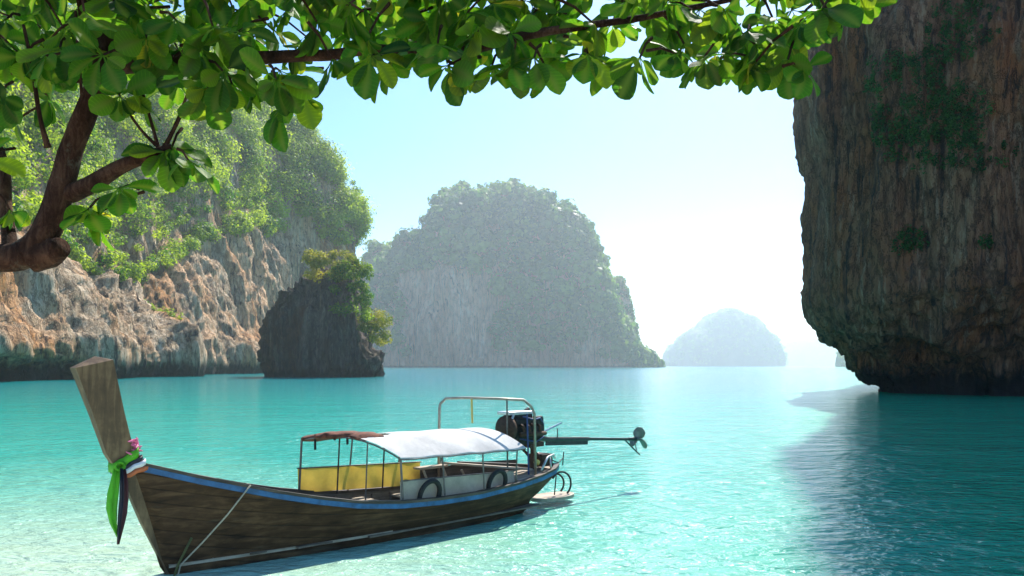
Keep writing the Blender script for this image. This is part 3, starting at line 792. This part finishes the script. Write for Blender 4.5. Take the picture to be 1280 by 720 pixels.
b_ = MB(); b_.tube([(7.9, 0, 1.46), (8.25, 0, 1.40), (9.65, 0, 1.315)], [.075, .055, .05], 10); b_.beam((8.2, 0, 1.315), (9.6, 0, 1.235), .05, .09); b_.build('shaft_housing', M['shaftm'], eng, smooth=False)
sh = MB(); sh.tube([(9.65, 0, 1.315), (11.55, 0, 1.185)], .035, 8); sh.tube([(11.2, 0, 1.21), (11.5, 0, 1.19)], .045, 8); sho = sh.build('shaft', M['shaftm'], eng)
pp = MB()
for k in range(3):
    th = 2 * math.pi * k / 3 + math.pi / 2 + .1; rows_ = []
    for i in range(8):
        r = .03 + .27 * i / 7; wdt = .15 * math.sin(math.pi * min(1, (i + 1.6) / 9.2)) ** .7; row = []
        for j in range(5):
            s = (j / 4 - .5) * 2; tw = .9 - .5 * i / 7
            e1 = Vector((0, math.cos(th), math.sin(th))); e2 = Vector((0, -math.sin(th), math.cos(th)))
            row.append(Vector((11.62, 0, 1.18)) + e1 * r + e2 * (s * wdt * math.cos(tw)) + Vector((1, 0, 0)) * (s * wdt * math.sin(tw)))
        rows_.append(row)
    pp.grid(rows_)
pp.tube([(11.5, 0, 1.19), (11.7, 0, 1.175)], [.05, .03], 10)
pp.build('propeller', M['prop'], sho, smooth=True, solid=.012)
sk = MB(); sk.tube([(11.05, 0, 1.2), (11.35, -.02, .98), (11.62, -.03, .80)], .018, 6); sk.tube([(11.45, 0, 1.17), (11.5, -.02, .9)], .012, 5); sk.build('skeg', M['shaftm'], sho)

# boarding step and hoops behind the stern
g = MB(); rows_ = []
for r in (.0, .6, 1.0):
    rows_.append([(8.38 + .62 * r * math.cos(q), -.02 + .34 * r * math.sin(q), .14) for q in np.linspace(0, 2 * math.pi, 25)])
g.grid(rows_); g.build('boarding_step', M['plank'], boat, solid=.07)
for cx_, rr_, yy_ in ((8.58, .27, -.10), (8.53, .22, .02)):
    pipe_part('ladder_hoop', 'rubber', boat, [(cx_ + rr_ * math.cos(q), yy_ - .05 * math.cos(q), .40 + rr_ * math.sin(q)) for q in np.linspace(2.6, -.9, 18)], .022, 7)
pipe_part('step_stay', 'rubber', boat, [(8.3, -.15, .2), (8.36, -.15, .62)], .014, 6)
g = MB(); g.tube([(7.5, -.50, .84), (7.75, -.44, 1.08), (8.1, -.3, 1.10), (8.35, -.12, 1.0)], .026, 8); g.tube([(7.9, -.38, 1.08), (7.85, -.45, .86)], .02, 6); g.build('stern_grab_rail', M['bright'], boat, smooth=True)
g = MB(); g.tube([(8.35, 0, .95), (8.6, 0, .86), (8.8, .03, .95)], .014, 6); g.tube([(8.78, .03, .78), (8.82, .03, 1.08)], .012, 6); g.build('stern_hook', M['iron'], boat)

# ribbons knotted round the prow (tied on, so their own things)
rib = empty('prow_ribbon', (0, 0, 0)); rib.matrix_world = boat.matrix_basis.copy()
tag(rib, 'green, white and orange ribbon sash knotted round the prow of the boat', 'ribbon')
bpy.context.view_layer.update()
def band(zf, zb, wd, mat, name, out_=.02):
    m_ = MB(); rows_ = [[], []]
    def px_(z, A): return float(np.interp(z, [q[1] for q in A], [q[0] for q in A]))
    corner = []
    wz = .095
    for fx, y, z in ((px_(zf, front) - out_, -wz, zf), (px_(zf, front) - out_, wz, zf), (px_(zb, back) + out_, wz + out_, zb), (px_(zb, back) + out_, -wz - out_ - .02, zb)):
        corner.append(Vector((fx, y, z)))
    ring = []
    for i in range(4):
        a_, b2 = corner[i], corner[(i + 1) % 4]
        for k in range(8): ring.append(a_.lerp(b2, k / 8) + Vector((0, 0, .01 * math.sin(k * 1.7 + i))))
    ring.append(ring[0])
    rows_ = [[p + Vector((0, 0, wd / 2)) for p in ring], [p + Vector((0, (-.012 if p.y < 0 else .012), 0)) for p in ring], [p - Vector((0, 0, wd / 2)) for p in ring]]
    m_.grid(rows_); return m_.build(name, M[mat], rib, smooth=True, solid=.01)
band(1.60, 1.80, .13, 'green', 'sash', .03)
band(1.545, 1.72, .06, 'navy', 'sash', .038)
band(1.50, 1.66, .075, 'white', 'sash', .045)
band(1.45, 1.585, .07, 'orange', 'sash', .038)
def tail(x0, y0, z0, pts, mat, wd):
    m_ = MB(); rows_ = []
    for i, (dx_, dz, wf) in enumerate(pts):
        c = Vector((x0 + dx_, y0 - .01 * i, z0 + dz)); row = []
        for j in range(6):
            s = j / 5 - .5; row.append(c + Vector((s * wd * wf, .03 * math.sin(j * 2.1 + i * .6), 0)))
        rows_.append(row)
    m_.grid(rows_); return m_.build('tail', M[mat], rib, smooth=True, solid=.008)
tail(-.695, -.14, 1.62, [(0, 0, .6), (-.02, -.15, .9), (-.05, -.35, 1.25), (-.07, -.55, 1.2), (-.05, -.75, .8), (.0, -.95, .2)], 'green', .105)
tail(-.612, -.165, 1.58, [(0, 0, .5), (.01, -.2, .9), (.01, -.4, 1), (-.01, -.6, 1.05), (-.05, -.8, .9), (-.09, -1.0, .3)], 'maroon', .08)
tail(-.65, -.19, 1.60, [(0, 0, .5), (.0, -.2, .9), (.0, -.4, 1), (-.02, -.6, 1), (-.04, -.8, .8), (-.06, -.96, .3)], 'navy', .04)
kn = MB()
for k in range(14):
    q = k / 13 * math.pi * 2; kn.tube([(-.66 + .05 * math.cos(q), -.14, 1.63 + .045 * math.sin(q)), (-.66 + .07 * math.cos(q + .6), -.17, 1.63 + .06 * math.sin(q + .6))], .02, 5)
kn.build('knot', M['green'], rib, smooth=True)
fl_ = MB()
for k in range(90):
    c = Vector((-.43 + np.clip(rng.normal(), -1.6, 1.6) * .03, -.06 + np.clip(rng.normal(), -1.6, 1.6) * .04, 1.86 + np.clip(rng.normal(), -1.6, 1.6) * .06)); d = Vector(rng.normal(size=3)) * .035
    fl_.tube([c, c + d], [.022, .006], 5)
gar = fl_.build('flower_garland', M['pink']); gar.matrix_world = boat.matrix_basis.copy()
tag(gar, 'small pink flower garland tucked behind the prow above the ribbons', 'garland')
# mooring rope
rp = MB(); y0 = side_y(.18, .16)
a0 = Vector((1.05, -sheer(1.05)[0] - .06, sheer(1.05)[1])); a1 = Vector((.16, y0 - .05, .14))
rp.tube([a0 + Vector((0, .12, .02)), a0 + Vector((0, 0, .015)), a0.lerp(a1, .35) + Vector((0, -.03, -.02)), a0.lerp(a1, .7) + Vector((0, -.02, -.02)), a1, a1 + Vector((-.06, -.01, -.2))], .013, 6)
ro = rp.build('mooring_rope', M['rope'], smooth=True); ro.matrix_world = boat.matrix_basis.copy()
tag(ro, 'pale rope running from the blue rim down to the bow waterline', 'rope')
rp = MB(); rp.tube([(.30, side_y(.3, .5) - .05, .52), (.12, side_y(.1, .15) - .07, .15), (.03, -.16, -.15)], .018, 6)
ro = rp.build('bamboo_pole', M['oliverope'], smooth=True); ro.matrix_world = boat.matrix_basis.copy()
tag(ro, 'short olive stick leaning on the bow where the rope meets the water', 'stick')

# ------------------------------------------------------------------ overhanging almond tree
a = N('tree_bark')
n1 = a.noise(a.pos((9, 9, 3)), 1, 8, .7, .6); n2 = a.noise(a.pos((2, 2, 2)), 1, 5, .6)
n3 = a.noise(a.pos((26, 26, 11)), 1, 6, .7, .8)
bc = a.ramp(a.math('ADD', a.math('MULTIPLY', n1, .4), a.math('ADD', a.math('MULTIPLY', n3, .3), a.math('MULTIPLY', n2, .3))), [(.38, (.014, .007, .005)), (.49, (.060, .030, .019)), (.60, (.16, .09, .055)), (.7, (.24, .17, .12))])
bc = a.mix(a.rng(a.noise(a.pos((5, 5, 5)), 1, 7, .75), .60, .68, 0, .55), bc, (.16, .15, .11))
a.set(bc, .95, normal=a.bump(a.math('ADD', n1, a.math('MULTIPLY', n3, .7)), 1.0, .06), spec=.15)
M['bark'] = a.m
def big_leaf_mat():
    a = N('almond_leaf'); a.t.nodes.remove(a.bsdf)
    at = a.n('ShaderNodeAttribute', attribute_name='tint')
    uv = a.n('ShaderNodeAttribute', attribute_name='vein')
    c = a.ramp(at.outputs['Fac'], [(0, (.012, .05, .008)), (.5, (.035, .12, .012)), (.85, (.085, .18, .015)), (1, (.28, .24, .03))])
    mott = a.noise(a.pos((14, 14, 14)), 1, 4, .6)
    c = a.mix(a.rng(mott, .55, .75, 0, .35), c, (.06, .10, .012))
    rb = a.n('ShaderNodeAttribute', attribute_name='ribs')
    sw = a.math('SINE', a.math('MULTIPLY', rb.outputs['Fac'], 56.0))
    c = a.mix(a.rng(sw, .55, 1.0, 0, .45), c, a.mix(1.0, c, (1.7, 1.6, 1.5), 'MULTIPLY'))
    brown = a.noise(a.pos((9, 9, 9)), 1, 5, .7)
    c = a.mix(a.rng(brown, .68, .74, 0, .8), c, (.14, .075, .02))
    c = a.mix(uv.outputs['Fac'], c, (.09, .15, .03))
    d = a.n('ShaderNodeBsdfPrincipled'); a.l(c, d.inputs['Base Color']); d.inputs['Roughness'].default_value = .55; d.inputs['Specular IOR Level'].default_value = .3
    nb = a.bump(a.noise(a.pos((30, 30, 30)), 1, 3, .6), .4, .01); a.l(nb, d.inputs['Normal'])
    t = a.n('ShaderNodeBsdfTranslucent'); a.l(a.mix(1.0, c, (2.6, 2.4, .8), 'MULTIPLY'), t.inputs[0])
    m = a.n('ShaderNodeMixShader'); m.inputs[0].default_value = .6
    a.l(d.outputs[0], m.inputs[1]); a.l(t.outputs[0], m.inputs[2]); a.l(m.outputs[0], a.out.inputs[0]); return a.m
M['almond'] = big_leaf_mat()
TY = 4.5
tree = empty('almond_tree', (-4.6, 4.3, .5))
tag(tree, 'overhanging tree with broad green leaves and a brown forked trunk framing the bay', 'tree')
org = Vector(tree.location)
def limb(name, pts, rs, n_=9, wob=.0):
    pts = [Vector(p) for p in pts]
    # smooth by Catmull-Rom
    fine, fr_ = [], []
    for i in range(len(pts) - 1):
        p0, p1, p2, p3 = pts[max(i - 1, 0)], pts[i], pts[i + 1], pts[min(i + 2, len(pts) - 1)]
        for k in range(6):
            t = k / 6
            q = .5 * ((2 * p1) + (p2 - p0) * t + (2 * p0 - 5 * p1 + 4 * p2 - p3) * t * t + (3 * p1 - p0 - 3 * p2 + p3) * t ** 3)
            fine.append(q); fr_.append((rs[i] + (rs[i + 1] - rs[i]) * t) * (1 + .12 * noise.noise(q * 6)))
    fine.append(pts[-1]); fr_.append(rs[-1])
    m_ = MB(); m_.tube([p - org + Vector((noise.noise(p * 3), 0, noise.noise(p * 3 + Vector((9, 0, 0))))) * .012 for p in fine], fr_, n_)
    m_.build(name, M['bark'], tree, smooth=True); return fine
tr = limb('trunk', [(-4.6, 4.3, .3), (-4.5, 4.32, 1.2), (-4.0, 4.4, 2.4), (-3.4, TY, 3.35), P(-30, 328, TY), P(30, 318, TY), P(62, 285, TY), P(80, 225, TY), P(90, 185, TY), P(110, 132, TY), P(130, 75, TY), P(140, 0, TY), P(150, -90, TY), P(200, -220, 4.7)],
          [.22, .19, .16, .11, .082, .078, .078, .068, .062, .058, .053, .048, .042, .032], 14)
limb('branch', [P(40, 322, TY), P(62, 316, TY), P(78, 309, TY - .05)], [.085, .08, .055], 10)
limb('branch', [P(125, 80, TY), P(115, 45, TY), P(103, 5, TY), P(90, -60, 4.4)], [.04, .036, .03, .024])
br = limb('branch', [P(90, 242, TY), P(118, 228, TY - .1), P(155, 208, TY - .15), P(190, 195, TY - .2), P(215, 184, TY - .2)], [.055, .046, .038, .034, .026])
mainb = limb('branch', [P(132, 84, TY), P(200, 78, TY - .05), P(260, 80, TY - .1), P(320, 72, TY - .1), P(400, 70, 4.35), P(470, 62, 4.3), P(560, 66, 4.25), P(650, 46, 4.2), P(730, 34, 4.2), P(800, 22, 4.2), P(870, 8, 4.2), P(950, -10, 4.2)],
             [.05, .044, .04, .036, .031, .026, .026, .024, .02, .017, .014, .009])
limb('branch', [P(-60, 120, 4.9), P(0, 190, 4.9), P(8, 260, 4.8), P(14, 320, 4.6)][::-1], [.05, .035, .03, .022])
limb('branch', [P(150, -60, 4.7), P(260, -40, 4.6), P(380, -20, 4.5), P(520, -12, 4.4), P(650, -20, 4.3), P(760, -10, 4.3)], [.045, .04, .03, .026, .02, .012])
limb('branch', [P(150, -90, TY), P(100, -250, 5.2), P(-100, -420, 6.0)], [.05, .04, .02])
limb('branch', [P(200, -220, 4.7), P(350, -330, 5.4), P(560, -450, 6.2)], [.04, .035, .02])
limb('branch', [P(28, 30, 4.3), P(42, 90, 4.3), P(52, 150, 4.35), P(60, 185, 4.4)], [.008, .01, .012, .02], 6)
limb('branch', [P(95, 15, 4.2), P(98, 60, 4.2), P(102, 118, 4.25)], [.008, .008, .009], 6)
limb('branch', [P(15, 92, 4.3), P(60, 98, 4.3), P(110, 100, 4.4)], [.010, .012, .014], 6)
for a_, b_, c2 in (((168, 70), (182, 130), (198, 185)), ((245, 92), (225, 140), (205, 185)), ((232, 130), (215, 165), (206, 186)), ((160, 140), (178, 165), (200, 186))):
    limb('branch', [P(*a_, 4.25), P(*b_, 4.27), P(*c2, 4.3)], [.007, .008, .011], 6)

# rosettes: pixel-free list of twig ends (x, y, depth) in metres along the limbs, hanging below and above them
def boundary(px):
    return float(np.interp(px, [-60, 0, 40, 90, 150, 200, 240, 300, 340, 372, 385, 420, 460, 500, 540, 570, 610, 650, 690, 720, 760, 800, 840, 900, 950, 1000, 1020, 1060, 1095],
                           [95, 105, 95, 85, 100, 125, 125, 100, 118, 125, 48, 62, 68, 70, 80, 92, 80, 80, 78, 52, 46, 48, 72, 84, 92, 72, 32, 18, 0]))
ros = []
rnd = random.Random(21)
for _ in range(4000):
    if len(ros) >= 230: break
    px = rnd.uniform(-90, 1070); top = -130 if px < 750 else -40
    py = rnd.uniform(top, boundary(px) - 18)
    Y = rnd.uniform(3.9, 5.3)
    if 372 < px < 420 and 60 < py: continue
    if 150 < px < 240 and 45 < py < 100 and rnd.random() < .5: continue
    if 735 < px < 775 and py < 22 and py > -40: continue
    if any((q[0] - px) ** 2 + (q[1] - py) ** 2 < 24 ** 2 and abs(q[2] - Y) < .5 for q in ros): continue
    ros.append((px, py, Y))
for _ in range(2000):                       # the crown above, which shades the limbs
    if len(ros) >= 400: break
    ros.append((rnd.uniform(-700, 900), rnd.uniform(-620, -140), rnd.uniform(4.2, 7.5)))
for _ in range(60): ros.append((rnd.uniform(-60, 330), rnd.uniform(-60, 95), rnd.uniform(4.6, 5.8)))
for _ in range(30): ros.append((rnd.uniform(330, 760), rnd.uniform(-40, 45), rnd.uniform(4.4, 5.4)))
# the ones that make the lower edge of the canopy
ros += [(352, 132, 4.0), (378, 117, 4.1), (345, 100, 3.9), (415, 74, 4.0), (465, 70, 4.0), (490, 74, 4.1), (560, 82, 4.0), (575, 94, 4.0), (615, 82, 4.1), (640, 82, 4.0), (680, 80, 4.1), (668, 72, 4.0),
        (735, 68, 4.1), (742, 60, 4.3), (800, 72, 4.0), (845, 67, 4.1), (880, 72, 4.0), (905, 67, 4.05), (945, 77, 4.0), (935, 70, 4.1), (1005, 85, 4.0), (985, 75, 4.1), (1034, 12, 4.0), (1080, -5, 4.0), (935, 38, 4.0), (1000, 28, 4.2),
        (215, 184, 4.3), (205, 190, 4.25), (235, 200, 4.2), (110, 262, 4.3), (125, 266, 4.4), (12, 262, 4.6), (150, 235, 4.3), (30, 70, 4.2), (75, 60, 4.1), (150, 120, 4.2), (180, 110, 4.3), (260, 110, 4.1), (290, 105, 4.2), (310, 90, 4.2), (20, 150, 4.6), (0, 120, 4.4), (60, 120, 4.6), (250, 60, 4.1), (220, 25, 4.2), (-20, 200, 4.6)]
LV, LF, LT, LVn, LU = [], [], [], [], []
def leaf(base, d, up, L, tint, curl):
    d = d.normalized(); side = d.cross(up)
    if side.length < .1: side = d.cross(Vector((1, .3, 0)))
    side.normalize(); n_ = side.cross(d).normalized()
    prof = [(0, .012), (.07, .03), (.2, .15), (.38, .25), (.56, .31), (.72, .315), (.86, .26), (.95, .15), (1.0, .03)]
    st = len(LV)
    for t, wv in prof:
        c = base + d * (L * (.16 + .84 * t)) - n_ * (curl * L * t * t) if t > 0 else base
        wave = .018 * L * math.sin(t * 9 + tint * 20)
        wv *= L * .95
        cup = wv * .22
        for s, k in ((-1, cup + wave), (-.5, cup * .35), (-.06, .0), (.06, 0), (.5, cup * .35), (1, cup - wave)):
            LV.append(c + side * (s * wv) + n_ * k); LVn.append(1.0 if abs(s) < .1 else 0.0); LU.append(t * 1.0 + .32 * (1 - abs(s)) * .4 + (0 if t else 0))
    for i in range(len(prof) - 1):
        for j in range(5):
            a0 = st + i * 6 + j; LF.append((a0, a0 + 1, a0 + 7, a0 + 6)); LT.append(tint)
twig = MB()
for px, py, Y in ros:
    c = P(px, py, Y)
    ax = Vector((rnd.uniform(-.7, .7), rnd.uniform(-.9, .3), rnd.uniform(-.6, .9))).normalized()
    s0 = c - ax * rnd.uniform(.12, .28); s0.z = max(s0.z, c.z + rnd.uniform(.04, .14))
    twig.tube([s0 - org, s0.lerp(c, .5) - org + Vector((0, 0, .02)), c - org], [.010, .007, .006], 5)
    e1 = ax.orthogonal().normalized(); e2 = ax.cross(e1); nl = rnd.randint(6, 9); ph = rnd.uniform(0, 6)
    for k in range(nl):
        th = ph + 2.4 * k; tilt = rnd.uniform(-.1, .75)
        d = (e1 * math.cos(th) + e2 * math.sin(th)) * rnd.uniform(.6, 1) + ax * tilt * .6 + Vector((0, 0, -.62))
        L = rnd.choice((rnd.uniform(.08, .15), rnd.uniform(.14, .225), rnd.uniform(.16, .235)))
        up = (ax + Vector((rnd.uniform(-.3, .3), rnd.uniform(-.3, .3), .5))).normalized()
        tn = min(1, max(0, min(.88, rnd.gauss(.52, .24)))) if rnd.random() > .02 else rnd.uniform(.9, 1)
        leaf(c - org, d, up, L, tn, rnd.uniform(.0, .35))
nleaf = len(LF); off = len(LV)
LV += [Vector(v) for v in twig.v]; LVn += [0.0] * len(twig.v); LU += [0.0] * len(twig.v)
tq = [tuple(i + off for i in f) for f in twig.f if len(f) == 4]; LF += tq; LT += [0.0] * len(tq)
me = np_mesh('crown', np.array([tuple(v) for v in LV]), np.array(LF), M['almond'], smooth=True, tint=np.array(LT))
me.materials.append(M['bark']); me.polygons.foreach_set('material_index', np.r_[np.zeros(nleaf, np.int32), np.ones(len(tq), np.int32)])
at = me.attributes.new('vein', 'FLOAT', 'POINT'); at.data.foreach_set('value', np.array(LVn, np.float32))
at = me.attributes.new('ribs', 'FLOAT', 'POINT'); at.data.foreach_set('value', np.array(LU, np.float32))
link('crown', me, tree)


# ------------------------------------------------------------------ sea haze
hz = MB(); hz.box((0, 3800, 168), (10000, 8000, 346))
a = N('haze'); a.t.nodes.remove(a.bsdf)
v = a.n('ShaderNodeVolumePrincipled'); v.inputs['Color'].default_value = (.85, .94, 1, 1); v.inputs['Density'].default_value = .00018; v.inputs['Anisotropy'].default_value = .5
a.l(v.outputs[0], a.out.inputs['Volume'])
ho = hz.build('haze', a.m); tag(ho, kind='stuff')
